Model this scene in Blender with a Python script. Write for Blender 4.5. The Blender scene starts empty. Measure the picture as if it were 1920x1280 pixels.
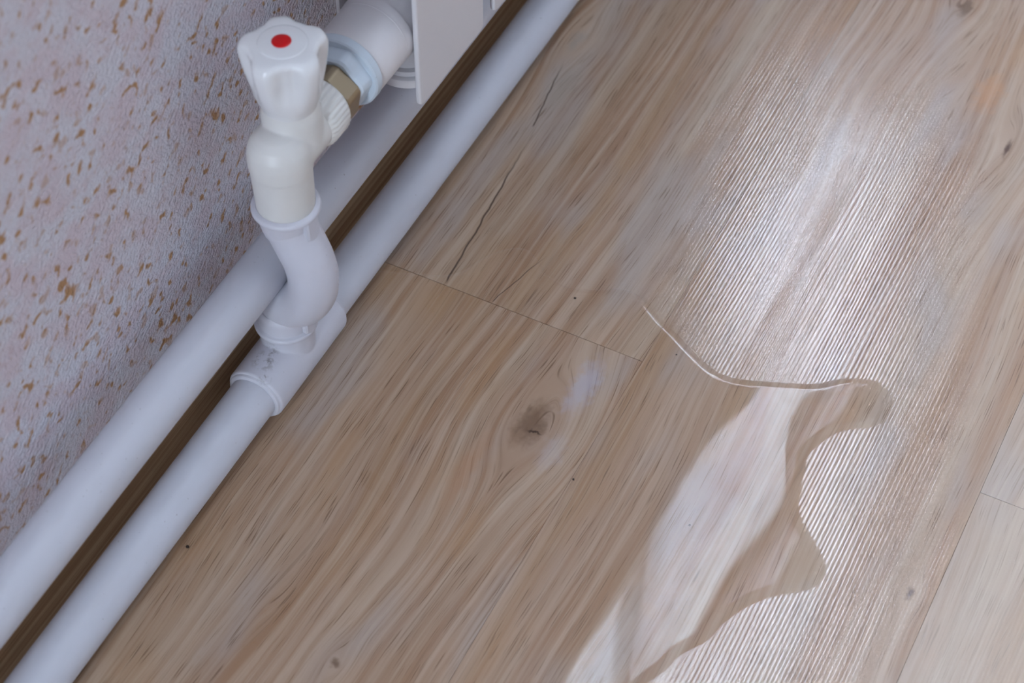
import bpy, bmesh, math, random
import numpy as np
from mathutils import Vector, Matrix

random.seed(7)
SC = bpy.context.scene
COL = SC.collection
MM = 0.001

# ------------------------------------------------------------------ camera
F_PX = 3713.0
cam_d = bpy.data.cameras.new('camera')
cam_d.sensor_width = 36.0
cam_d.lens = F_PX / 1920 * 36
cam_d.clip_start = 0.02
cam_d.clip_end = 60
cam = bpy.data.objects.new('camera', cam_d)
COL.objects.link(cam)
cam.location = (0.4394, 0.0, 0.810)
_th, _ps = math.radians(50.18), math.radians(27.03)
_fw = Vector((-math.sin(_ps) * math.cos(_th), math.cos(_ps) * math.cos(_th), -math.sin(_th)))
_rt = Vector((math.cos(_ps), math.sin(_ps), 0))
_up = _rt.cross(_fw)
_m = Matrix((_rt, _up, -_fw)).transposed()
cam.rotation_euler = _m.to_euler()
cam_d.dof.use_dof = True
cam_d.dof.focus_distance = 1.02
cam_d.dof.aperture_fstop = 10.0
SC.camera = cam

# ------------------------------------------------------------------ sky, daylight and exposure
world = bpy.data.worlds.new('overcast_sky')
SC.world = world
world.use_nodes = True
_bg = world.node_tree.nodes['Background']
_bg.inputs[0].default_value = (0.76, 0.90, 1.06, 1)
_bg.inputs[1].default_value = 44.0
SC.view_settings.view_transform = 'Standard'
SC.view_settings.look = 'None'
SC.view_settings.gamma = 1.0
SC.view_settings.use_curve_mapping = False
SC.view_settings.exposure = -0.04
SC.cycles.use_denoising = True
SC.cycles.sample_clamp_indirect = 0.0
SC.cycles.max_bounces = 7
SC.cycles.diffuse_bounces = 5

# room, its windows and balcony door (millimetres)
RX, RY0, RY1, RZ = 3400, -1500, 2700, 2600
W1 = dict(y0=760, y1=1400, z0=857, z1=2260)       # above the radiator, in the wall with the pipes
D1 = dict(y0=1400, y1=2150, z0=30, z1=2260)       # glazed balcony door beside that window
W2 = dict(x0=240, x1=480, z0=160, z1=1800)        # unseen narrow window added behind the camera, sized for soft fill daylight


def portal(name, loc, rot, sx, sy):
    l = bpy.data.lights.new(name, 'AREA')
    l.shape = 'RECTANGLE'
    l.size, l.size_y = sx, sy
    l.cycles.is_portal = True
    o = bpy.data.objects.new(name, l)
    COL.objects.link(o)
    o.location = loc
    o.rotation_euler = rot
    return o


portal('daylight_portal', (-0.20, (W1['y0'] + W1['y1']) / 2 * MM, (W1['z0'] + W1['z1']) / 2 * MM),
       (0, -math.pi / 2, 0), (W1['z1'] - W1['z0']) * MM, (W1['y1'] - W1['y0']) * MM)
portal('daylight_portal', (-0.20, (D1['y0'] + D1['y1']) / 2 * MM, (1130 + D1['z1']) / 2 * MM),
       (0, -math.pi / 2, 0), (D1['z1'] - 1130) * MM, (D1['y1'] - D1['y0']) * MM)
portal('daylight_portal', ((W2['x0'] + W2['x1']) / 2 * MM, (RY0 - 200) * MM, (W2['z0'] + W2['z1']) / 2 * MM),
       (math.pi / 2, 0, 0), (W2['x1'] - W2['x0']) * MM, (W2['z1'] - W2['z0']) * MM)


# ------------------------------------------------------------------ node helpers
class N:
    def __init__(self, name):
        self.mat = bpy.data.materials.new(name)
        self.mat.use_nodes = True
        self.t = self.mat.node_tree
        self.t.nodes.clear()
        self.out = self.t.nodes.new('ShaderNodeOutputMaterial')

    def new(self, typ, **kw):
        n = self.t.nodes.new(typ)
        for k, v in kw.items():
            setattr(n, k, v)
        return n

    def put(self, sock, v):
        if isinstance(v, bpy.types.NodeSocket):
            self.t.links.new(v, sock)
        else:
            sock.default_value = v

    def m(self, op, a, b=0.0, c=0.0, clamp=False):
        n = self.new('ShaderNodeMath', operation=op, use_clamp=clamp)
        self.put(n.inputs[0], a)
        self.put(n.inputs[1], b)
        self.put(n.inputs[2], c)
        return n.outputs[0]

    def add(self, a, b): return self.m('ADD', a, b)
    def sub(self, a, b): return self.m('SUBTRACT', a, b)
    def mul(self, a, b): return self.m('MULTIPLY', a, b)
    def div(self, a, b): return self.m('DIVIDE', a, b)

    def ramp(self, v, lo, hi, a=0.0, b=1.0, smooth=True):
        n = self.new('ShaderNodeMapRange', interpolation_type='SMOOTHSTEP' if smooth else 'LINEAR')
        self.put(n.inputs['Value'], v)
        n.inputs['From Min'].default_value = lo
        n.inputs['From Max'].default_value = hi
        n.inputs['To Min'].default_value = a
        n.inputs['To Max'].default_value = b
        return n.outputs[0]

    def vec(self, x, y, z):
        n = self.new('ShaderNodeCombineXYZ')
        for i, v in enumerate((x, y, z)):
            self.put(n.inputs[i], v)
        return n.outputs[0]

    def noise(self, v, scale=1.0, detail=2.0, rough=0.5, dist=0.0):
        n = self.new('ShaderNodeTexNoise')
        self.put(n.inputs['Vector'], v)
        n.inputs['Scale'].default_value = scale
        n.inputs['Detail'].default_value = detail
        n.inputs['Roughness'].default_value = rough
        n.inputs['Distortion'].default_value = dist
        return n.outputs['Fac']

    def mix(self, f, a, b, mode='MIX'):
        n = self.new('ShaderNodeMix', data_type='RGBA', blend_type=mode)
        self.put(n.inputs[0], f)
        self.put(n.inputs[6], a)
        self.put(n.inputs[7], b)
        return n.outputs[2]

    def xyz(self, scale=1000.0):
        """world position in millimetres, split"""
        g = self.new('ShaderNodeNewGeometry')
        s = self.new('ShaderNodeSeparateXYZ')
        self.t.links.new(g.outputs['Position'], s.inputs[0])
        return [self.mul(s.outputs[i], scale) for i in range(3)]

    def bump(self, h, strength, dist, normal=None):
        n = self.new('ShaderNodeBump')
        self.put(n.inputs['Strength'], strength)
        n.inputs['Distance'].default_value = dist
        self.put(n.inputs['Height'], h)
        if normal is not None:
            self.put(n.inputs['Normal'], normal)
        return n.outputs[0]

    def bsdf(self, color, rough, normal=None, **kw):
        n = self.new('ShaderNodeBsdfPrincipled')
        self.put(n.inputs['Base Color'], color)
        self.put(n.inputs['Roughness'], rough)
        for k, v in kw.items():
            self.put(n.inputs[k.replace('_', ' ')], v)
        if normal is not None:
            self.put(n.inputs['Normal'], normal)
        self.t.links.new(n.outputs[0], self.out.inputs[0])
        return n


def rgb(r, g, b):
    """sRGB 0-255 to linear"""
    f = lambda c: (c / 255 / 12.92) if c / 255 <= 0.04045 else ((c / 255 + 0.055) / 1.055) ** 2.4
    return (f(r), f(g), f(b), 1)


# ------------------------------------------------------------------ materials
def mat_wood(name, knots=(), hearts=(), checks=(), wander=1.0, pale=0.0, plain=False):
    """oak-look vinyl; knots: (x, y, push, reach, length), hearts: (x, y, rx, ry, strength, colour), checks: dark cracks"""
    n = N(name)
    X, Y, Z = n.xyz()
    a = n.new('ShaderNodeAttribute', attribute_type='OBJECT', attribute_name='grain_seed')
    seed = a.outputs['Fac']
    if plain:
        us = n.add(X, n.mul(seed, 977.0))
        bands = n.noise(n.vec(n.mul(us, 1 / 6), n.mul(Y, 1 / 400), 4.0), 1.0, 2.0, 0.6)
        n.bsdf(n.mix(n.ramp(bands, 0.36, 0.62), rgb(190, 172, 152), rgb(166, 140, 114)), 0.36)
        return n.mat
    w = n.new('ShaderNodeAttribute', attribute_type='GEOMETRY', attribute_name='wet')
    dry = n.ramp(w.outputs['Fac'], 0.7, 0.3)
    wob = n.noise(n.vec(n.mul(X, 1 / 90), n.mul(Y, 1 / 330), seed), 1.0, 1.0, 0.5)
    u = n.add(X, n.mul(n.sub(wob, 0.5), 40.0 * wander))
    wob2 = n.noise(n.vec(n.mul(X, 1 / 22), n.mul(Y, 1 / 95), n.add(seed, 3.3)), 1.0, 1.0, 0.5)
    u = n.add(u, n.mul(n.sub(wob2, 0.5), 5.0 * wander))
    for kx, ky, s, e, L in knots:
        dx = n.sub(X, kx)
        dy = n.div(n.sub(Y, ky), L)
        G = n.m('EXPONENT', n.mul(n.add(n.mul(dy, dy), n.mul(n.mul(dx, dx), 1 / (2.6 * s) ** 2)), -1.0))
        u = n.sub(u, n.mul(n.mul(n.m('TANH', n.div(dx, e)), G), s))
    us = n.add(u, n.mul(seed, 977.0))
    ys = n.add(Y, n.mul(seed, 313.0))
    broad = n.noise(n.vec(n.mul(us, 1 / 30), n.mul(ys, 1 / 700), 0.0), 1.0, 1.0, 0.55)
    bands = n.noise(n.vec(n.mul(us, 1 / 5.5), n.mul(ys, 1 / 420), 4.0), 1.0, 2.0, 0.6)
    fine = n.noise(n.vec(n.mul(us, 1 / 1.15), n.mul(ys, 1 / 110), 8.0), 1.0, 3.0, 0.65)
    pore = n.noise(n.vec(n.mul(us, 1 / 0.62), n.mul(ys, 1 / 27), 21.0), 1.0, 1.0, 0.5)
    patch = n.noise(n.vec(n.mul(X, 1 / 40), n.mul(Y, 1 / 130), n.add(seed, 9.0)), 1.0, 2.0, 0.6)
    c = n.mix(n.ramp(bands, 0.32, 0.68), rgb(180, 155, 134), rgb(156, 123, 98))
    c = n.mix(n.ramp(broad, 0.46, 0.70, 0, 0.6), c, rgb(182, 163, 143))
    c = n.mix(n.ramp(broad, 0.50, 0.28, 0, 0.55), c, rgb(160, 126, 92))
    c = n.mix(n.ramp(patch, 0.50, 0.70, 0, 0.65), c, rgb(166, 153, 146))        # grey lilac bloom
    c = n.mix(n.ramp(patch, 0.46, 0.28, 0, 0.4), c, rgb(170, 130, 90))        # ochre patches
    c = n.mix(n.ramp(fine, 0.53, 0.72, 0, 0.52), c, rgb(128, 103, 82))
    c = n.mix(n.ramp(fine, 0.46, 0.28, 0, 0.32), c, rgb(192, 174, 152))
    c = n.mix(n.mul(n.ramp(pore, 0.60, 0.71, 0, 0.72), n.ramp(bands, 0.36, 0.56, 0.25, 1.0)), c, rgb(104, 78, 58))
    if pale:
        c = n.mix(pale, c, rgb(196, 184, 172))  # paler tint, paints window gloss into the board colour
    if hearts:
        jx = n.mul(n.sub(n.noise(n.vec(n.mul(X, 1 / 5), n.mul(Y, 1 / 7), 2.0), 1.0, 3.0, 0.65), 0.5), 14.0)
        jy = n.mul(n.sub(n.noise(n.vec(n.mul(X, 1 / 5), n.mul(Y, 1 / 7), 7.0), 1.0, 3.0, 0.65), 0.5), 20.0)
    for kx, ky, rx, ry, st, cc in hearts:
        dx = n.div(n.add(n.sub(X, kx), n.mul(jx, min(1, rx / 8))), rx)
        dy = n.div(n.add(n.sub(Y, ky), n.mul(jy, min(1, rx / 8))), ry)
        r = n.m('SQRT', n.add(n.mul(dx, dx), n.mul(dy, dy)))
        c = n.mix(n.ramp(r, 1.25, 0.2, 0, st), c, cc)
    for x0, y0, x1, y1, wd in checks:
        tt = n.m('DIVIDE', n.sub(Y, y0), y1 - y0)
        xc = n.add(n.mul(tt, x1 - x0), x0)
        wig = n.mul(n.sub(n.noise(n.vec(0.0, n.mul(Y, 1 / 16), 5.0), 1.0, 2.0), 0.5), 3.0)
        d = n.m('ABSOLUTE', n.add(n.sub(X, xc), wig))
        inside = n.mul(n.ramp(tt, 0.0, 0.04), n.ramp(tt, 1.0, 0.6))
        c = n.mix(n.mul(n.ramp(d, wd * 1.4, wd * 0.3, 0, 0.85), inside), c, rgb(64, 48, 40))
    # pressed grain: fine ridges running with the plank plus a pebbled lacquer
    ph = n.noise(n.vec(n.mul(X, 1 / 13.0), n.mul(Y, 1 / 170), n.add(seed, 51.0)), 1.0, 1.0)
    rid = n.m('SINE', n.add(n.mul(X, 3.0), n.mul(ph, 13.0)))
    amp = n.ramp(patch, 0.3, 0.6, 0.75, 0.4)
    peb = n.noise(n.vec(n.mul(X, 1 / 0.6), n.mul(Y, 1 / 1.2), 0.0), 1.0, 0.0)
    h = n.add(n.mul(rid, amp), n.mul(peb, 0.45))
    nor = n.bump(h, n.mul(dry, 1.0), RIDGE * MM)
    n.bsdf(c, ROUGH, nor, Specular_IOR_Level=n.mul(dry, 0.75))
    return n.mat


RIDGE, ROUGH = 0.026, 0.14


def mat_wall():
    n = N('stippled_wallpaper')
    X, Y, Z = n.xyz()
    wx = n.mul(n.sub(n.noise(n.vec(n.mul(Y, 1 / 9), n.mul(Z, 1 / 9), 3.0), 1.0, 2.0), 0.5), 5.0)
    wz = n.mul(n.sub(n.noise(n.vec(n.mul(Y, 1 / 9), n.mul(Z, 1 / 9), 8.0), 1.0, 2.0), 0.5), 5.0)
    # flecks lean along one diagonal
    p = n.add(n.add(n.mul(Y, 0.80), n.mul(Z, 0.60)), wx)
    q = n.add(n.sub(n.mul(Z, 0.80), n.mul(Y, 0.60)), wz)
    fl = n.noise(n.vec(n.mul(p, 1 / 6.6), n.mul(q, 1 / 5.6), 0.0), 1.0, 1.5, 0.5)
    clus = n.noise(n.vec(n.mul(Y, 1 / 42), n.mul(Z, 1 / 42), 1.0), 1.0, 1.0)
    pink = n.noise(n.vec(n.mul(Y, 1 / 26), n.mul(Z, 1 / 20), 5.0), 1.0, 2.0, 0.6)
    pink2 = n.noise(n.vec(n.mul(Y, 1 / 8), n.mul(Z, 1 / 7), 15.0), 1.0, 2.0, 0.6)
    grain = n.noise(n.vec(n.mul(Y, 1 / 1.3), n.mul(Z, 1 / 1.3), 0.0), 1.0, 2.0, 0.65)
    c = n.mix(n.ramp(pink, 0.36, 0.66), rgb(222, 219, 227), rgb(220, 206, 213))
    c = n.mix(n.ramp(pink2, 0.54, 0.76, 0, 0.5), c, rgb(208, 184, 188))
    v = n.add(fl, n.mul(n.sub(clus, 0.5), 0.24))
    age = n.noise(n.vec(n.mul(Y, 1 / 11), n.mul(Z, 1 / 11), 44.0), 1.0, 0.0)       # some flecks are worn pale
    c = n.mix(n.ramp(v, 0.53, 0.66, 0, 0.45), c, rgb(204, 176, 164))
    c = n.mix(n.mul(n.ramp(v, 0.585, 0.68, 0, 0.95), n.ramp(age, 0.32, 0.52, 0.3, 1.0)), c, rgb(186, 140, 94))
    c = n.mix(n.ramp(grain, 0.45, 0.75, 0, 0.3), c, rgb(170, 154, 158))
    h = n.add(n.mul(grain, 0.6), n.mul(n.noise(n.vec(n.add(n.mul(Y, 0.30), n.mul(Z, 0.22)), n.sub(n.mul(Z, 0.42), n.mul(Y, 0.34)), 4.0), 1.0, 2.0, 0.6), 1.6))
    n.bsdf(c, 0.85, n.bump(h, 1.0, 0.0017), Specular_IOR_Level=0.2)
    return n.mat


def mat_plain(name, col, rough=0.6, spec=0.5, metal=0.0, bumps=0.0):
    n = N(name)
    g = n.new('ShaderNodeTexCoord')
    no = n.noise(g.outputs['Object'], 260.0, 3.0, 0.6)
    c = n.mix(n.ramp(no, 0.3, 0.7, 0, 0.06), col, (col[0] * 0.6, col[1] * 0.6, col[2] * 0.6, 1))
    n.bsdf(c, rough, n.bump(no, bumps, 0.0004) if bumps else None, Specular_IOR_Level=spec, Metallic=metal)
    return n.mat


def mat_white(name, col, rough, dirt=0.5, spec=0.45, sss=0.0, smudges=()):
    """white plastic or enamel with a sparse scatter of grime specks"""
    n = N(name)
    X, Y, Z = n.xyz()
    P = n.vec(X, Y, Z)
    sp = n.noise(P, 0.62, 1.0)
    rg = n.noise(P, 0.045, 2.0)
    film = n.noise(n.vec(n.mul(X, 0.12), n.mul(Y, 0.03), n.mul(Z, 0.12)), 1.0, 3.0, 0.6)
    c = n.mix(n.ramp(film, 0.45, 0.75, 0, 0.10 * dirt + 0.02), col, rgb(170, 150, 140))
    c = n.mix(n.mul(n.ramp(sp, 0.74, 0.80, 0, 0.75 * dirt), n.ramp(rg, 0.42, 0.6)), c, rgb(90, 76, 70))
    for sx, sy, sz, r, st in smudges:
        d = n.new('ShaderNodeVectorMath', operation='DISTANCE')
        n.put(d.inputs[0], P)
        d.inputs[1].default_value = (sx, sy, sz)
        k = n.ramp(d.outputs['Value'], r, 0.0)
        br = n.ramp(n.noise(P, 0.35, 3.0, 0.6), 0.46, 0.66)
        c = n.mix(n.mul(n.mul(k, br), st), c, rgb(84, 64, 54))
    n.bsdf(c, rough, None, Specular_IOR_Level=spec)
    return n.mat


def mat_water():
    n = N('clear_water')
    X, Y, Z = n.xyz()
    h = n.noise(n.vec(n.mul(X, 1 / 60), n.mul(Y, 1 / 60), 0.0), 1.0, 1.0)
    nor = n.bump(h, 0.06, 0.0010)
    fr = n.new('ShaderNodeFresnel')
    fr.inputs['IOR'].default_value = 1.333
    n.put(fr.inputs['Normal'], nor)
    tr = n.new('ShaderNodeBsdfTransparent')
    gl = n.new('ShaderNodeBsdfGlossy')
    gl.inputs['Roughness'].default_value = 0.012
    gl.inputs['Color'].default_value = (1, 1, 1, 1)
    n.put(gl.inputs['Normal'], nor)
    mx = n.new('ShaderNodeMixShader')
    geo = n.new('ShaderNodeNewGeometry')                     # the underside of this thin film only lets light through
    n.put(mx.inputs[0], n.mul(fr.outputs[0], n.sub(1.0, geo.outputs['Backfacing'])))
    n.t.links.new(tr.outputs[0], mx.inputs[1])
    n.t.links.new(gl.outputs[0], mx.inputs[2])
    n.t.links.new(mx.outputs[0], n.out.inputs[0])
    return n.mat


def mat_net():
    n = N('net_curtain_cloth')
    X, Y, Z = n.xyz()
    tr = n.new('ShaderNodeBsdfTransparent')
    tl = n.new('ShaderNodeBsdfTranslucent')
    tl.inputs[0].default_value = rgb(150, 150, 153)
    mx = n.new('ShaderNodeMixShader')
    n.put(mx.inputs[0], n.ramp(n.noise(n.vec(n.mul(Y, 1 / 60), n.mul(Z, 1 / 220), 0.0), 1.0, 2.0), 0.3, 0.7, 0.28, 0.55))
    n.t.links.new(tr.outputs[0], mx.inputs[1])
    n.t.links.new(tl.outputs[0], mx.inputs[2])
    n.t.links.new(mx.outputs[0], n.out.inputs[0])
    return n.mat


def mat_glass():
    n = N('window_glass')
    fr = n.new('ShaderNodeFresnel')
    fr.inputs['IOR'].default_value = 1.45
    tr = n.new('ShaderNodeBsdfTransparent')
    gl = n.new('ShaderNodeBsdfGlossy')
    gl.inputs['Roughness'].default_value = 0.0
    mx = n.new('ShaderNodeMixShader')
    geo = n.new('ShaderNodeNewGeometry')                     # count the surface reflection once, on the way in
    n.put(mx.inputs[0], n.mul(fr.outputs[0], n.sub(1.0, geo.outputs['Backfacing'])))
    n.t.links.new(tr.outputs[0], mx.inputs[1])
    n.t.links.new(gl.outputs[0], mx.inputs[2])
    n.t.links.new(mx.outputs[0], n.out.inputs[0])
    return n.mat


def mat_skirting():
    n = N('brown_wood_skirting')
    X, Y, Z = n.xyz()
    u = n.add(Z, n.mul(X, 0.6))
    a = n.noise(n.vec(n.mul(u, 1 / 3.0), n.mul(Y, 1 / 240), 0.0), 1.0, 3.0, 0.6)
    b = n.noise(n.vec(n.mul(u, 1 / 0.9), n.mul(Y, 1 / 90), 5.0), 1.0, 2.0, 0.6)
    c = n.mix(n.ramp(a, 0.35, 0.65), rgb(196, 164, 130), rgb(160, 124, 92))
    c = n.mix(n.ramp(b, 0.5, 0.75, 0, 0.5), c, rgb(118, 88, 62))
    n.bsdf(c, 0.45, None, Specular_IOR_Level=0.4)
    return n.mat


M_WOOD_PLAIN = mat_wood('oak_vinyl_plain', plain=True)
M_WOOD = {
    'pipe_low': mat_wood('oak_vinyl_knotty', ((168, 556, 15, 11, 48), (147.5, 389, 4, 3.5, 14), (104, 395, 8, 10, 80)),
                         ((166, 557, 9, 17, 0.75, rgb(112, 86, 66)), (180, 592, 8, 22, 0.5, rgb(178, 178, 194)),
                          (150, 515, 6, 30, 0.4, rgb(172, 126, 92)), (147.5, 389, 3, 3, 0.75, rgb(104, 80, 62)),
                          (184, 545, 7, 14, 0.35, rgb(182, 174, 176)), (170, 553, 4.5, 1.1, 0.9, rgb(66, 50, 42)))),
    'pipe_high': mat_wood('oak_vinyl_streaky', ((60, 835, 10, 10, 40), (118, 740, 5, 9, 60)),
                          ((59, 832, 5, 12, 0.5, rgb(150, 142, 134)), (70, 790, 9, 24, 0.35, rgb(154, 146, 138))),
                          ((81.5, 621, 71, 752, 0.6), (69, 752, 60, 815, 0.45), (110, 621, 122, 668, 0.3)), 0.7),
    'middle': mat_wood('oak_vinyl_cathedral', ((318, 868, 12, 9, 55), (280, 850, 22, 16, 85), (375, 548, 4, 3.2, 12), (255, 975, 9, 8, 24)),
                       ((322, 861, 1.8, 9, 0.9, rgb(84, 62, 54)), (298, 902, 9, 20, 0.5, rgb(190, 138, 96)),
                        (261, 969, 4, 12, 0.7, rgb(96, 74, 54)), (375, 548, 2.4, 4, 0.8, rgb(104, 88, 84))), (), 0.8, 0.06),
    'right': mat_wood('oak_vinyl_gloss_tint', pale=0.4),  # lighter cream board, with the lower right gloss mixed into its colour
}
M_WALL = mat_wall()
M_SKIRT = mat_skirting()
M_PLASTER = mat_plain('white_plaster', rgb(184, 182, 184), 0.9, 0.2)
M_CEIL = mat_plain('white_ceiling_paint', rgb(204, 203, 203), 0.9, 0.2)
M_SUB = mat_plain('dark_underlay', rgb(46, 36, 30), 0.9, 0.1)
M_PVC = mat_plain('white_window_plastic', rgb(232, 233, 236), 0.35, 0.5)
M_GLASS = mat_glass()
M_NET = mat_net()
M_WATER = mat_water()
M_PIPE = mat_white('white_enamel_pipe', rgb(198, 199, 208), 0.36, 0.5)
M_FIT = mat_white('white_polypropylene', rgb(200, 199, 208), 0.38, 0.25,
                  smudges=((40, 507, 36, 9, 0.75), (40, 514, 36, 6, 0.5), (46, 498, 35, 5, 0.7)))
M_VALVE = mat_white('warm_white_polypropylene', rgb(214, 212, 209), 0.40, 0.06)
M_KNOB = mat_white('glossy_white_plastic', rgb(222, 222, 224), 0.26, 0.04)
M_PLUG = mat_white('pale_blue_enamel', rgb(196, 207, 218), 0.25, 0.5)
M_RAD = mat_white('radiator_enamel', rgb(212, 209, 212), 0.34, 0.05)
M_NUT = mat_plain('dull_nickel', rgb(158, 142, 118), 0.34, 0.5, metal=0.85)
M_RED = mat_plain('red_plastic', rgb(206, 12, 18), 0.3, 0.5)
M_DIRT = mat_plain('dark_crumb', rgb(58, 44, 36), 0.8, 0.3)


# ------------------------------------------------------------------ mesh helpers (all in millimetres, world position baked)
def link(name, me, mat, parent=None, smooth=False):
    if smooth:
        for p in me.polygons:
            p.use_smooth = True
    o = bpy.data.objects.new(name, me)
    COL.objects.link(o)
    if mat is not None:
        me.materials.append(mat)
    if parent is not None:
        o.parent = parent
        o.matrix_parent_inverse = parent.matrix_world.inverted()
    return o


def mesh(name, verts, faces):
    me = bpy.data.meshes.new(name)
    me.from_pydata([(v[0] * MM, v[1] * MM, v[2] * MM) for v in verts], [], faces)
    me.validate()
    bm = bmesh.new()
    bm.from_mesh(me)
    bmesh.ops.recalc_face_normals(bm, faces=bm.faces)
    bm.to_mesh(me)
    bm.free()
    return me


def tag(o, label=None, cat=None, group=None, kind=None):
    if label: o['label'] = label
    if cat: o['category'] = cat
    if group: o['group'] = group
    if kind: o['kind'] = kind
    return o


def empty(name, loc):
    e = bpy.data.objects.new(name, None)
    e.empty_display_size = 0.02
    COL.objects.link(e)
    e.location = [c * MM for c in loc]
    e.matrix_world = Matrix.Translation(e.location)
    return e


def boxes(bl):
    V, Fc = [], []
    for (x0, y0, z0, x1, y1, z1) in bl:
        b = len(V)
        V += [(x0, y0, z0), (x1, y0, z0), (x1, y1, z0), (x0, y1, z0), (x0, y0, z1), (x1, y0, z1), (x1, y1, z1), (x0, y1, z1)]
        Fc += [[b + i for i in f] for f in ((0, 3, 2, 1), (4, 5, 6, 7), (0, 1, 5, 4), (1, 2, 6, 5), (2, 3, 7, 6), (3, 0, 4, 7))]
    return V, Fc


def frame_axes(axis):
    a = Vector(axis).normalized()
    h = Vector((0, 0, 1)) if abs(a.z) < 0.9 else Vector((1, 0, 0))
    u = a.cross(h).normalized()
    return a, u, a.cross(u)


def lathe(c, axis, prof, seg=64, rfun=None):
    """prof: list of (distance along axis, radius); closed at both ends"""
    a, u, v = frame_axes(axis)
    c = Vector(c)
    V, Fc = [], []
    for (h, r) in prof:
        for k in range(seg):
            t = 2 * math.pi * k / seg
            rr = r * (rfun(t, h) if rfun else 1.0)
            V.append(c + a * h + (u * math.cos(t) + v * math.sin(t)) * rr)
    n = len(prof)
    for i in range(n - 1):
        for k in range(seg):
            k2 = (k + 1) % seg
            Fc.append([i * seg + k, i * seg + k2, (i + 1) * seg + k2, (i + 1) * seg + k])
    Fc.append(list(range(seg))[::-1])
    Fc.append([(n - 1) * seg + k for k in range(seg)])
    return V, Fc


def catmull(P, n=10):
    P = [Vector(p) for p in P]
    Q = [P[0] * 2 - P[1]] + P + [P[-1] * 2 - P[-2]]
    out = []
    for i in range(1, len(Q) - 2):
        for k in range(n):
            t = k / n
            a, b, c, d = Q[i - 1], Q[i], Q[i + 1], Q[i + 2]
            out.append(0.5 * ((2 * b) + (c - a) * t + (2 * a - 5 * b + 4 * c - d) * t * t + (3 * b - a - 3 * c + d) * t ** 3))
    out.append(P[-1])
    return out


def sweep(path, rad, seg=48):
    """tube along path; rad: float or function of 0..1"""
    path = [Vector(p) for p in path]
    V, Fc = [], []
    t0 = (path[1] - path[0]).normalized()
    _, u, v = frame_axes(t0)
    prev = t0
    n = len(path)
    for i, p in enumerate(path):
        t = (path[min(i + 1, n - 1)] - path[max(i - 1, 0)]).normalized()
        ax = prev.cross(t)
        if ax.length > 1e-7:
            R = Matrix.Rotation(prev.angle(t), 3, ax.normalized())
            u, v = R @ u, R @ v
        prev = t
        r = rad(i / (n - 1)) if callable(rad) else rad
        for k in range(seg):
            a = 2 * math.pi * k / seg
            V.append(p + (u * math.cos(a) + v * math.sin(a)) * r)
    for i in range(n - 1):
        for k in range(seg):
            k2 = (k + 1) % seg
            Fc.append([i * seg + k, i * seg + k2, (i + 1) * seg + k2, (i + 1) * seg + k])
    Fc.append(list(range(seg))[::-1])
    Fc.append([(n - 1) * seg + k for k in range(seg)])
    return V, Fc


def join(*parts):
    V, Fc = [], []
    for (v, f) in parts:
        b = len(V)
        V += list(v)
        Fc += [[i + b for i in ff] for ff in f]
    return V, Fc


def build(name, vf, mat, parent=None, smooth=False, sharp=None):
    me = mesh(name, *vf)
    o = link(name, me, mat, parent, smooth)
    if smooth and sharp:
        mod = o.modifiers.new('crease', 'EDGE_SPLIT')
        mod.split_angle = math.radians(sharp)
    return o


def fuse(o, voxel, it=4, fac=0.5):
    """grow overlapping shells into one moulded piece"""
    m = o.modifiers.new('mould', 'REMESH')
    m.mode = 'VOXEL'
    m.voxel_size = voxel * MM
    m.use_smooth_shade = True
    s = o.modifiers.new('soften', 'SMOOTH')
    s.factor = fac
    s.iterations = it
    return o


# ------------------------------------------------------------------ room shell
tag(build('ceiling', boxes([(-250, RY0 - 250, RZ, RX + 200, RY1 + 200, RZ + 120)]), M_CEIL), kind='structure')
w, d = W1, D1
tag(build('wall_left', boxes([(-250, RY0 - 250, -60, 0, w['y0'], RZ), (-250, d['y1'], -60, 0, RY1 + 200, RZ),
                              (-250, w['y0'], -60, 0, w['y1'], w['z0'] - 27), (-250, d['y0'], -60, 0, d['y1'], d['z0']),
                              (-250, w['y0'], w['z1'], 0, d['y1'], RZ)]), M_WALL),
    kind='structure')
tag(build('wall_right', boxes([(RX, RY0 - 250, -60, RX + 200, RY1 + 200, RZ)]), M_PLASTER), kind='structure')
tag(build('wall_far', boxes([(0, RY1, -60, RX, RY1 + 200, RZ)]), M_PLASTER), kind='structure')
w = W2
tag(build('wall_near', boxes([(0, RY0 - 250, -60, w['x0'], RY0, RZ), (w['x1'], RY0 - 250, -60, RX, RY0, RZ),
                              (w['x0'], RY0 - 250, -60, w['x1'], RY0, w['z0']), (w['x0'], RY0 - 250, w['z1'], w['x1'], RY0, RZ)]),
          M_PLASTER), kind='structure')


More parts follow.
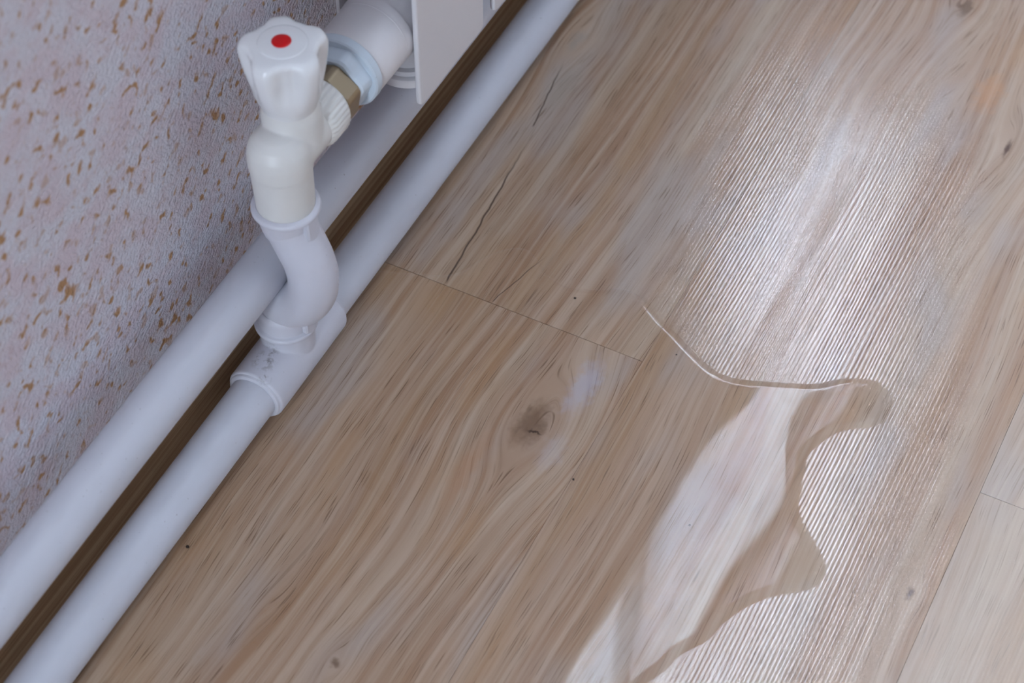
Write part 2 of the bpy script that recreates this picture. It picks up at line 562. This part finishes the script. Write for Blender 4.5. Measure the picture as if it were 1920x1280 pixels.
def window(name, o, u, a0, a1, z0, z1, bars, depth):
    """window in the plane through point o, running along unit vector u from a0 to a1; depth = (front, back) along the normal"""
    root = empty(name, (o[0] + u[0] * a0, o[1] + u[1] * a0, z0))
    tag(root, kind='structure')

    def bar(nm, p0, p1, q0, q1, d0, d1, mat):
        if u[1]:
            vf = boxes([(d0, p0, q0, d1, p1, q1)])
        else:
            vf = boxes([(p0, d0, q0, p1, d1, q1)])
        return build(nm, vf, mat, root)
    d0, d1 = depth
    t = 46
    bar('frame_jamb', a0, a0 + t, z0, z1, d0, d1, M_PVC)
    bar('frame_jamb', a1 - t, a1, z0, z1, d0, d1, M_PVC)
    bar('frame_rail', a0 + t, a1 - t, z0, z0 + t, d0, d1, M_PVC)
    bar('frame_rail', a0 + t, a1 - t, z1 - t, z1, d0, d1, M_PVC)
    edges = [a0 + t] + [b for b in bars] + [a1 - t]
    for b in bars:
        bar('mullion', b - 45, b + 45, z0 + t, z1 - t, d0, d1, M_PVC)
    dm = (d0 + d1) / 2
    for i in range(len(edges) - 1):
        e0 = edges[i] + (45 if i else 0)
        e1 = edges[i + 1] - (45 if i < len(edges) - 2 else 0)
        bar('pane', e0, e1, z0 + t, z1 - t, dm - 2, dm + 2, M_GLASS)
    return root


win1 = window('window_1', (0, 0), (0, 1), W1['y0'], W1['y1'], W1['z0'], W1['z1'], [], (-130, -70))
build('sill', boxes([(-70, W1['y0'] - 70, W1['z0'] - 27, 65, 1335, W1['z0'])]), M_PVC, win1)
door1 = window('door_1', (0, 0), (0, 1), D1['y0'], D1['y1'], D1['z0'], D1['z1'], [], (-130, -70))
build('lower_panel', boxes([(-112, D1['y0'] + 46, D1['z0'] + 46, -88, D1['y1'] - 46, 1130)]), M_PVC, door1)


def net_curtain(y0, y1, z0, z1, par):
    n = int((y1 - y0) / 4)
    V, Fc = [], []
    for k in range(n + 1):
        yy = y0 + (y1 - y0) * k / n
        xx = -50 + 4 * math.sin(yy / 15.0) + 1.2 * math.sin(yy / 6.1 + 1)
        V += [(xx, yy, z0), (xx * 0.9 - 3, yy, z1)]
    Fc = [[2 * k, 2 * k + 2, 2 * k + 3, 2 * k + 1] for k in range(n)]
    return build('net_curtain', (V, Fc), M_NET, par, True)


net_curtain(W1['y0'] + 10, W1['y1'] - 6, W1['z0'] + 4, W1['z1'] - 10, win1)
net_curtain(D1['y0'] + 2, 1640, D1['z0'] + 40, D1['z1'] - 10, door1)

fill_win = window('fill_window', (0, RY0), (1, 0), W2['x0'], W2['x1'], W2['z0'], W2['z1'], [], (RY0 - 150, RY0 - 90))  # unseen, added to brighten the wall and pipes

# ------------------------------------------------------------------ shoreline of the spill, on the floor (mm)
SHORE = [(30, 608), (52.3, 617.1), (66.1, 622.4), (78.3, 627.3), (86.0, 634.8), (90.1, 645.7), (98.2, 658.4), (107.4, 664.4),
         (118.7, 660.3), (127.8, 652.6), (138.0, 650.3), (145.2, 650.1), (160.0, 656.8), (169.5, 662.5), (180.0, 661.4),
         (190.2, 656.3), (199.9, 650.2), (209.0, 646.0), (218.0, 641.0), (229.0, 635.6), (238.8, 632.0), (249.9, 632.9),
         (261.7, 637.3), (274.7, 642.3), (283.6, 646.1), (290.7, 650.9), (296.1, 656.1), (303.4, 660.5), (312.5, 664.0),
         (319.4, 662.7), (324.4, 658.9), (327.2, 654.4), (328.7, 646.1), (326.6, 637.7), (320.0, 632.0), (313.0, 627.3),
         (307.8, 621.9), (303.7, 612.2), (301.1, 603.2), (302.8, 594.7), (304.7, 585.6), (307.5, 574.2), (310.7, 566.8),
         (319.1, 558.5), (327.6, 551.2), (333.6, 544.2), (335.1, 538.3), (333.9, 532.9), (329.9, 526.8), (322.8, 521.2),
         (315.0, 514.5), (307.7, 504.3), (302.4, 493.3), (299.9, 483.7), (297.8, 477.1), (292.9, 470.7), (289.6, 464.5),
         (287.6, 455.7), (282.9, 446.0), (278.7, 434.4), (271.3, 421.3), (267.5, 401.0), (255, 370), (238, 330), (205, 296),
         (150, 280), (95, 286), (50, 300), (26, 330), (22, 400), (22, 500), (24, 580)]


def smooth_loop(P, step=1.6, it=2):
    n = len(P)
    pts = []
    for i in range(n):
        a, b, c, d = (np.array(P[(i + k) % n], float) for k in (-1, 0, 1, 2))
        m = max(2, int(np.linalg.norm(c - b) / step))
        for k in range(m):
            t = k / m
            pts.append(0.5 * (2 * b + (c - a) * t + (2 * a - 5 * b + 4 * c - d) * t * t + (3 * b - a - 3 * c + d) * t ** 3))
    A = np.array(pts)
    for _ in range(it):
        A = 0.25 * np.roll(A, 1, 0) + 0.5 * A + 0.25 * np.roll(A, -1, 0)
    return A


SHORE_PTS = smooth_loop(SHORE)


def signed_inside(px, py, poly):
    """distance to the loop in mm, positive inside (numpy arrays in, array out)"""
    P = np.stack([px, py], -1)
    A, B = poly, np.roll(poly, -1, 0)
    best = np.full(len(P), 1e9)
    ins = np.zeros(len(P), bool)
    for a, b in zip(A, B):
        ab = b - a
        t = np.clip(((P - a) @ ab) / max(ab @ ab, 1e-9), 0, 1)
        best = np.minimum(best, np.hypot(*(P - (a + t[:, None] * ab)).T))
        if a[1] != b[1]:
            cr = ((a[1] > P[:, 1]) != (b[1] > P[:, 1])) & (P[:, 0] < (b[0] - a[0]) * (P[:, 1] - a[1]) / (b[1] - a[1]) + a[0])
            ins ^= cr
    return np.where(ins, best, -best)


# ------------------------------------------------------------------ floor of wood-look planks
floor = tag(build('floor', boxes([(-100, RY0 - 250, -60, RX + 100, RY1 + 100, -5)]), M_SUB), kind='structure')
PW, PL, T = 186.0, 1219.0, 5.0
GAP = 0.14


def plank(x0, x1, y0, y1, seed, dense, mat):
    x0, x1, y0, y1 = x0 + GAP * 0.45, x1 - GAP * 0.45, y0 + GAP, y1 - GAP
    b = 0.12
    if dense:
        lo, hi = max(y0 + b, 270), min(y1 - b, 1120)
        ys = sorted(set([y0 + b] + list(np.arange(lo, hi, 3.0)) + [hi, y1 - b]))
        xs = [x0 + b] + list(np.arange(x0 + 3, x1 - 2, 3.0)) + [x1 - b]
    else:
        xs, ys = [x0 + b, x1 - b], [y0 + b, y1 - b]
    nx, ny = len(xs), len(ys)
    V = [(x, y, 0.0) for y in ys for x in xs]
    Fc = [[j * nx + i, j * nx + i + 1, (j + 1) * nx + i + 1, (j + 1) * nx + i] for j in range(ny - 1) for i in range(nx - 1)]
    rim = [i for i in range(nx)] + [j * nx + nx - 1 for j in range(1, ny)] + \
          [(ny - 1) * nx + i for i in range(nx - 2, -1, -1)] + [j * nx for j in range(ny - 2, 0, -1)]
    base = len(V)
    m = len(rim)
    for lv, off in ((-0.12, 1), (-T, 1)):
        for k in rim:
            x, y, _ = V[k]
            V.append((x0 if x <= x0 + b + 1e-6 else x1 if x >= x1 - b - 1e-6 else x,
                      y0 if y <= y0 + b + 1e-6 else y1 if y >= y1 - b - 1e-6 else y, lv))
    for k in range(m):
        k2 = (k + 1) % m
        Fc.append([rim[k], base + k, base + k2, rim[k2]])
        Fc.append([base + k, base + m + k, base + m + k2, base + k2])
    me = bpy.data.meshes.new('plank')
    me.from_pydata([(v[0] * MM, v[1] * MM, v[2] * MM) for v in V], [], Fc)
    wet = np.zeros(len(V), np.float32)
    if dense:
        A = np.array(V)
        d = signed_inside(A[:, 0], A[:, 1], SHORE_PTS[::2])
        wet = np.clip(0.5 + d / 3.0, 0, 1).astype(np.float32)
    at = me.attributes.new('wet', 'FLOAT', 'POINT')
    at.data.foreach_set('value', wet)
    o = link('plank', me, mat, floor)
    o['grain_seed'] = seed
    return o


pr = random.Random(11)
row = 0
x = 14.0 - PW
while x < RX:
    off = {-1: 300.0, 0: 620.6, 1: 1120.0, 2: 620.6}.get(round((x - 14) / PW), 620.6 + pr.uniform(-500, 500))
    y = off - 2 * PL
    while y < RY1:
        y1 = y + PL
        if y1 > RY0 - 200:
            dense = x < 400 and y < 1120 and y1 > 270 and x > 0
            mat = M_WOOD_PLAIN if not dense else M_WOOD[('pipe_high' if y > 500 else 'pipe_low') if x < 100 else 'middle' if x < 300 else 'right']
            plank(max(x, -60), min(x + PW, RX + 60), max(y, RY0 - 200), min(y1, RY1 + 60), round(pr.uniform(0, 10), 3), dense, mat)
        y = y1
    x += PW

# skirting: rounded batten along the foot of the wall
prof = [(0, 0.0), (16, 0.0), (16, 24)] + [(6 + 10 * math.cos(t), 24 + 16 * math.sin(t)) for t in
                                          [math.radians(a) for a in range(12, 91, 13)]] + [(0, 40)]
n_p = len(prof)
V = [(px, yy, pz) for yy in (RY0, RY1) for (px, pz) in prof]
Fc = [[k, (k + 1) % n_p, n_p + (k + 1) % n_p, n_p + k] for k in range(n_p)] + [list(range(n_p))[::-1], [n_p + k for k in range(n_p)]]
tag(build('baseboard_left', (V, Fc), M_SKIRT, smooth=True, sharp=30), kind='structure')

# ------------------------------------------------------------------ heating pipes
UX, UZ = 31.5, 78.5          # upper pipe axis
LX, LZ = 40.0, 20.0          # lower pipe axis
PY0, PY1 = -1480, 2680


def pipe_run(r, x, z, y0, y1):
    ys = list(np.arange(y0, y1, 60.0)) + [y1]
    return sweep([(x, yy, z) for yy in ys], r, 64)


up = build('heating_pipe', pipe_run(12.5, UX, UZ, PY0, PY1), M_PIPE, smooth=True, sharp=40)
tag(up, 'plain white heating pipe running along the stippled wall above the lower pipe', 'pipe', 'white heating pipes along the wall')

low = empty('heating_pipe', (LX, 529, 0))
tag(low, 'white heating pipe close to the floor with a tee and curved bypass branch', 'pipe', 'white heating pipes along the wall')
build('pipe_run', pipe_run(12.5, LX, LZ, PY0, PY1), M_PIPE, low, True, 40)
TY0, TY1, BY = 496.0, 562.0, 530.0
tee = build('tee_fitting', join(
    lathe((LX, TY0, LZ), (0, 1, 0), [(0, 12.2), (0, 15.0), (0.8, 15.8), (65.2, 15.8), (66, 15.0), (66, 12.2)], 72),
    lathe((LX, BY, LZ), (0, 0, 1), [(0, 14.2), (23, 14.2)], 72)), M_FIT, low)
fuse(tee, 0.55, 3)
for yy in (TY0, TY1):
    s = 1 if yy == TY0 else -1
    rg = build('rim_bead', lathe((LX, yy - 1.6 * s, LZ), (0, s, 0),
               [(0, 12.4), (0, 13.6), (0.5, 14.4), (1.3, 14.6), (2.0, 14.9), (2.6, 15.2), (3.2, 15.2), (3.2, 12.4)], 72), M_FIT, tee, True, 35)
# bypass bend that jumps over the upper pipe
path = catmull([(40, BY, 44), (40, BY, 49), (43.4, BY, 57.5), (52.0, BY, 64.5), (58.0, BY, 75), (59.8, BY, 87), (57.8, BY + .5, 98),
                (53, BY + 1, 109), (49, BY + 1.5, 118), (47.5, BY + 2, 126), (47.5, BY + 2, 132)], 10)
byp = build('bypass_bend', sweep(path, 12.7, 64), M_FIT, low, True, 40)


def torus_prof(z, r, k):
    return [(z + k * math.sin(t), r + k * math.cos(t)) for t in [math.radians(a) for a in range(-80, 81, 16)]]


lo_c = build('collar', lathe((40, BY, 0), (0, 0, 1), [(39.5, 13.2)] + torus_prof(43.4, 14.5, 1.9) +
             [(45.8, 14.3), (52, 14.2), (54.5, 13.8), (56, 12.6), (56, 9)], 72), M_FIT, byp, True, 32)
up_c = build('collar', lathe((47.5, BY + 2, 0), (0, 0, 1), [(114, 9), (114, 12.4), (117, 13.2), (121, 13.9), (126.5, 14.3)] +
             torus_prof(129.2, 14.9, 2.0) + [(131.6, 14.4), (130, 13.0)], 72), M_FIT, byp, True, 32)


def lug(c, az, z0, z1, r, name, par):
    """small moulded lug on the outside of a collar, pointed at its lower end"""
    a = math.radians(az)
    d, s = Vector((math.cos(a), math.sin(a), 0)), Vector((-math.sin(a), math.cos(a), 0))
    c = Vector(c)
    out = [(-4.2, z1), (4.2, z1), (4.2, z0 + 5), (0.6, z0), (-4.2, z0 + 4)]
    V = []
    for rr, k in ((r - 4, 1.0), (r + 1.5, 1.0), (r + 2.3, 0.82)):
        for (w_, z) in out:
            zc = (z0 + z1) / 2
            V.append(c + d * rr + s * (w_ * k) + Vector((0, 0, zc + (z - zc) * k)))
    Fc = []
    for l in (0, 5):
        for k in range(5):
            Fc.append([l + k, l + (k + 1) % 5, l + 5 + (k + 1) % 5, l + 5 + k])
    Fc.append([14, 13, 12, 11, 10])
    Fc.append([0, 1, 2, 3, 4])
    return build(name, (V, Fc), M_FIT, par)


lug((40, BY, 0), -4, 42, 56, 14.2, 'lug', lo_c)
lug((47.5, BY + 2, 0), -8, 113, 130, 14.2, 'lug', up_c)
# row of raised moulding marks on the outer side of the bend
for k in range(11):
    i = 36 + k * 2
    p, t = path[i], (path[i + 1] - path[i - 1]).normalized()
    a = math.radians(20)
    side = t.cross(Vector((0, 1, 0))).normalized()
    if side.x < 0: side = -side
    dr = (side * math.cos(a) + Vector((0, 1, 0)) * math.sin(a)).normalized()
    wv = t.cross(dr).normalized()
    c = p + dr * 12.6
    V = []
    for q, kk in ((-0.3, 1), (0.35, 0.6)):
        for (e, f_) in ((-1.6, -.35), (1.6, -.1), (1.6, .35), (-1.6, .1)):
            V.append(c + dr * q + wv * e * kk + t * f_ * kk)
    build('embossed_mark', (V, [[0, 1, 5, 4], [1, 2, 6, 5], [2, 3, 7, 6], [3, 0, 4, 7], [4, 5, 6, 7], [3, 2, 1, 0]]), M_FIT, byp)

# ------------------------------------------------------------------ radiator valve
VX, VY, VZ = 47.5, 532.0, 163.0


def HEX(t):
    """hexagon outline with slightly rounded corners, relative to its corner radius"""
    a = (t % (math.pi / 3)) - math.pi / 6
    return min(math.cos(math.pi / 6) / math.cos(a) * 1.055, 1.0)


valve = empty('radiator_valve', (VX, VY, 130))
tag(valve, 'white plastic angle valve with star shaped knob and red dot on the riser', 'valve')
el = catmull([(VX, VY, 124), (VX, VY, 138), (VX, VY, 150), (VX, VY + 1.5, 158), (VX, VY + 6, 163), (VX, VY + 14, VZ), (VX, VY + 30, VZ)], 8)
body = build('valve_body', join(
    sweep([(VX, VY, z) for z in (124, 138, 152, 160, 164)], lambda t: 14.0 + 1.4 * t, 64),
    lathe((VX, VY, 164), (0, 0, 1), [(-8, 15.2), (0, 15.4), (5, 14.6), (9.5, 12.4), (12.5, 8.6), (14, 4)], 64),
    lathe((VX, VY - 2, VZ), (0, 1, 0), [(0, 10), (0, 14), (10, 14.6), (33, 14.8)], 64),
    lathe((VX, VY + 13, VZ), (0, 0, 1), [(0, 14.5), (17, 14.2), (20, 13.4), (22.5, 12.6)], 64)), M_VALVE, valve)
fuse(body, 0.6, 8)
build('ribbed_cap', lathe((VX, VY + 22, VZ), (0, 1, 0), [(0, 13.5), (0.4, 14.6), (4, 16.2), (15, 16.4), (16.4, 15.6), (17, 14.0), (17, 9)], 216,
      lambda t, h: 1 + (0.018 * math.cos(36 * t) if 3 < h < 15.6 else 0)), M_VALVE, valve, True, 60)
HY = VY + 12.5
HZ = 185.0


def lobes(t, h):
    k = max(0.0, min(1.0, (h - 6) / 16))
    k = k * k * (3 - 2 * k)
    top = max(0.0, min(1.0, (h - 31) / 5.5))
    d = 0.5 + 0.5 * math.cos(5 * (t - DENT))                 # 1 in the middle of a finger scoop
    d = d * d * (3 - 2 * d)
    return 1 - 0.26 * k * d * (1 - 0.45 * top)


_, _u, _v = frame_axes((0, 0, 1))
_dw = Vector((math.cos(math.radians(-54)), math.sin(math.radians(-54)), 0))
DENT = math.atan2(_dw.dot(_v), _dw.dot(_u))
knob = build('knob', lathe((VX, HY, HZ), (0, 0, 1), [(0, 10), (0, 12.8), (2, 13.4), (5, 14.6), (9, 16.2), (14, 17.9), (19, 19.2), (24, 20.1), (28, 20.7),
             (31, 20.9), (33, 20.6), (34.6, 19.8), (35.7, 18.4), (36.3, 16.6), (36.5, 14.5), (36.5, 12.2)], 180, lobes), M_KNOB, valve, True, 50)
cap = build('knob_cap', lathe((VX, HY, HZ + 33), (0, 0, 1), [(0, 11.6), (3.2, 11.6), (3.75, 11.2), (3.9, 10.6), (3.9, 6)], 72), M_KNOB, knob, True, 40)
tag(build('red_dot', lathe((VX - .5, HY, HZ + 36.2), (0, 0, 1), [(0, 4.5), (0.9, 4.5), (1.05, 4.3), (1.05, 2)], 48), M_RED, cap, True, 40), 'red hot water dot')
nut = build('union_nut', lathe((VX, VY + 38.5, VZ), (0, 1, 0), [(0, 12), (0, 14.6), (1, 15.4), (11, 15.4), (12.5, 14.6), (12.5, 10)], 96, lambda t, h: HEX(t + 0.35)), M_NUT, valve, True, 24)
tag(nut, 'dull nickel hexagonal union nut')
build('gap_ring', lathe((VX, VY + 37.6, VZ), (0, 1, 0), [(0, 10), (0, 14.6), (1.4, 14.6), (1.4, 10)], 48), M_DIRT, valve, True, 40)  # dark ring in the thin gap between ribbed cap and nut

# ------------------------------------------------------------------ sectional radiator
RP = 80.0


R0 = 618.0
NSEC = 7
rad = empty('radiator', (VX, R0, 118))
tag(rad, 'white sectional radiator with flat front panels beside the valve knob', 'radiator')
plug = build('end_plug', join(
    lathe((VX - 1, VY + 50, VZ + 2), (0, 1, 0), [(0, 12), (0, 15.5), (1.2, 16.6), (8, 17.2), (9, 17.4), (9, 12)], 96, lambda t, h: HEX(t + 0.15)),
    lathe((VX - 1, VY + 58.5, VZ + 2), (0, 1, 0), [(0, 14), (0, 19.0), (0.8, 19.8), (4.6, 20.0), (5.2, 19.6), (5.2, 14)], 72)), M_PLUG, rad, True, 24)
tag(plug, 'pale blue white hexagonal end plug')
build('collector_end', lathe((VX - 1, VY + 63.5, VZ + 2), (0, 1, 0), [(0, 16), (0, 19.2), (0.8, 19.6), (24, 19.8), (30, 20.2)], 72), M_RAD, rad, True, 40)
RH = 560.0


def section_parts():
    sec = bpy.data.objects
    out = []
    z0, z1 = 124.0, 124.0 + RH
    # front panel: rounded flat plate
    bm = bmesh.new()
    y0, y1 = R0 + 6, R0 + 74
    vs = [bm.verts.new((xx * MM, yy * MM, zz * MM)) for xx in (67.0, 70.0) for (yy, zz) in ((y0, z0), (y1, z0), (y1, z1), (y0, z1))]
    for f in ((0, 1, 2, 3), (7, 6, 5, 4), (0, 4, 5, 1), (1, 5, 6, 2), (2, 6, 7, 3), (3, 7, 4, 0)):
        bm.faces.new([vs[k] for k in f])
    cor = [e for e in bm.edges if abs(e.verts[0].co.x - e.verts[1].co.x) > 0.001]
    bmesh.ops.bevel(bm, geom=cor, offset=4.0 * MM, segments=6, profile=0.5, affect='EDGES')
    ed = [e for e in bm.edges if len(e.link_faces) == 2 and e.calc_face_angle(0) > 1.2]
    bmesh.ops.bevel(bm, geom=ed, offset=1.1 * MM, segments=3, profile=0.5, affect='EDGES')
    bmesh.ops.recalc_face_normals(bm, faces=bm.faces)
    me = bpy.data.meshes.new('front_panel')
    bm.to_mesh(me)
    bm.free()
    out.append(('front_panel', me))
    yc = R0 + 40
    for zc in (VZ, z1 - 40):
        out.append(('collector', mesh('collector', *lathe((VX - 1, R0 + 1, zc + 2), (0, 1, 0), [(0, 19), (0.6, 19.9), (78, 19.9), (78.6, 19)], 56))))
    for nm, bx in (('column', (VX - 9, yc - 12, VZ, VX + 9, yc + 12, z1 - 40)), ('fin', (VX + 9, yc - 1.2, z0 + 4, 67, yc + 1.2, z1 - 4)),
                   ('fin', (VX - 26, yc - 1.2, z0 + 20, VX - 9, yc + 1.2, z1 - 20)), ('back_panel', (VX - 28, yc - 26, z0 + 25, VX - 26, yc + 26, z1 - 25))):
        out.append((nm, mesh(nm, *boxes([bx]))))
    out.append(('column_cap', mesh('column_cap', *lathe((46, R0 + 37, 119), (0, 0, 1),
               [(0, 6), (0, 18.5), (0.8, 19.6), (6, 19.8), (6.6, 19.0), (6.8, 17.4), (9.5, 17.2), (9.8, 16.4), (10, 14.6), (24, 14.0), (30, 12)], 64))))
    return out


proto = section_parts()
for k in range(NSEC):
    for nm, me in proto:
        if not me.materials:
            me.materials.append(M_RAD)
            if nm in ('collector', 'column_cap'):
                for p in me.polygons: p.use_smooth = True
        o = bpy.data.objects.new(nm, me)
        COL.objects.link(o)
        if nm in ('collector', 'column_cap'):
            md = o.modifiers.new('crease', 'EDGE_SPLIT')
            md.split_angle = math.radians(35)
        o.location = (0, k * RP * MM, 0)
        o.parent = rad
        o.matrix_parent_inverse = rad.matrix_world.inverted()

# ------------------------------------------------------------------ spilled water
def water_mesh(loop, H, wid, rings):
    n = len(loop)
    area = 0.5 * np.sum(loop[:, 0] * np.roll(loop[:, 1], -1) - np.roll(loop[:, 0], -1) * loop[:, 1])
    if area < 0:
        loop = loop[::-1].copy()
    T_ = np.roll(loop, -2, 0) - np.roll(loop, 2, 0)
    T_ /= np.linalg.norm(T_, axis=1)[:, None]
    Nn = np.stack([-T_[:, 1], T_[:, 0]], 1)
    for _ in range(6):
        Nn = 0.25 * np.roll(Nn, 1, 0) + 0.5 * Nn + 0.25 * np.roll(Nn, -1, 0)
    Nn /= np.linalg.norm(Nn, axis=1)[:, None]
    V, Fc = [], []
    for j, d in enumerate(rings):
        t = min(1.0, d / wid)
        z = 0.05 + H * (1 - (1 - t) ** 2.2)
        for p in loop + Nn * d:
            V.append((p[0], p[1], z))
    for j in range(len(rings) - 1):
        for k in range(n):
            k2 = (k + 1) % n
            Fc.append([j * n + k, j * n + k2, (j + 1) * n + k2, (j + 1) * n + k])
    Fc.append([(len(rings) - 1) * n + k for k in range(n)])
    return V, Fc


vf = water_mesh(SHORE_PTS, 1.2, 6.0, [0, .25, .55, .95, 1.4, 2.0, 2.7, 3.4, 4.2, 5.1, 6.0])
me = bpy.data.meshes.new('water_puddle')
me.from_pydata([(v[0] * MM, v[1] * MM, v[2] * MM) for v in vf[0]], [], vf[1])
if sum(p.normal.z for p in me.polygons) < 0:
    me.flip_normals()
pud = link('water_puddle', me, M_WATER, None, True)
tag(pud, 'clear water puddle with scalloped edge spreading over the wood floor from the pipes', 'puddle')


def drop(x, y, rx, ry, rot, label):
    ang = np.linspace(0, 2 * math.pi, 28, endpoint=False)
    c, s = math.cos(rot), math.sin(rot)
    L = np.stack([x + rx * np.cos(ang) * c - ry * np.sin(ang) * s, y + rx * np.cos(ang) * s + ry * np.sin(ang) * c], 1)
    V, Fc = [], []
    for f_, z in ((1, .05), (.93, .25), (.8, .45), (.6, .6), (.35, .7), (.1, .74)):
        for p in L:
            V.append((x + (p[0] - x) * f_, y + (p[1] - y) * f_, z))
    for j in range(5):
        for k in range(28):
            k2 = (k + 1) % 28
            Fc.append([j * 28 + k, j * 28 + k2, (j + 1) * 28 + k2, (j + 1) * 28 + k])
    Fc.append([5 * 28 + k for k in range(28)])
    me_ = bpy.data.meshes.new('water_drop')
    me_.from_pydata([(v[0] * MM, v[1] * MM, v[2] * MM) for v in V], [], Fc)
    o = link('water_drop', me_, M_WATER, None, True)
    return tag(o, label, 'water drop', 'stray drops of water on the dry planks')


for a in ((258.1, 686.6, 1.2, 2.0, .2, 'larger water drop in the bright glare above the puddle edge'),
          (254.4, 671.3, 0.9, 1.2, .1, 'round water drop in the glare, nearest the puddle edge'),
          (244.7, 688.3, 0.8, 1.8, .3, 'thin long water drop in the glare, farthest from the radiator gap'),
          (256.7, 677.1, 0.7, 1.0, .0, 'tiny water drop between two others in the bright glare'),
          (313.9, 476.5, 1.0, 2.0, .6, 'upper of two water drops on the pale floor at the bottom edge'),
          (321.3, 469.7, 1.2, 2.4, .6, 'lower of two water drops on the pale floor at the bottom edge')):
    drop(*a)

# ------------------------------------------------------------------ dirt crumbs
def crumb(x, y, r, z, label):
    bm = bmesh.new()
    bmesh.ops.create_icosphere(bm, subdivisions=1, radius=r * MM)
    q = random.Random(int(x * 10))
    for v in bm.verts:
        v.co *= q.uniform(0.6, 1.2)
        v.co.z *= 0.5
    lo_z = min(v.co.z for v in bm.verts)
    bmesh.ops.translate(bm, verts=bm.verts, vec=(x * MM, y * MM, z * MM - lo_z))
    me_ = bpy.data.meshes.new('dirt_crumb')
    bm.to_mesh(me_)
    bm.free()
    return tag(link('dirt_crumb', me_, M_DIRT), label, 'crumb', 'dark crumbs on the floor')


for a in ((50.6, 412.4, 1.1, 0, 'dark crumb lying against the lower pipe near the picture bottom'),
          (201.1, 535.0, 0.9, 0, 'dark crumb beside the lengthwise plank joint under the puddle'),
          (149.0, 644.3, 0.8, 0, 'dark crumb just above the crosswise plank joint'),
          (264.5, 536.0, 0.8, 0, 'dark crumb inside the bright window reflection in the puddle'),
          (214.2, 632.9, 0.5, 0, 'tiny dark crumb left of the white glint at the puddle edge')):
    crumb(*a)
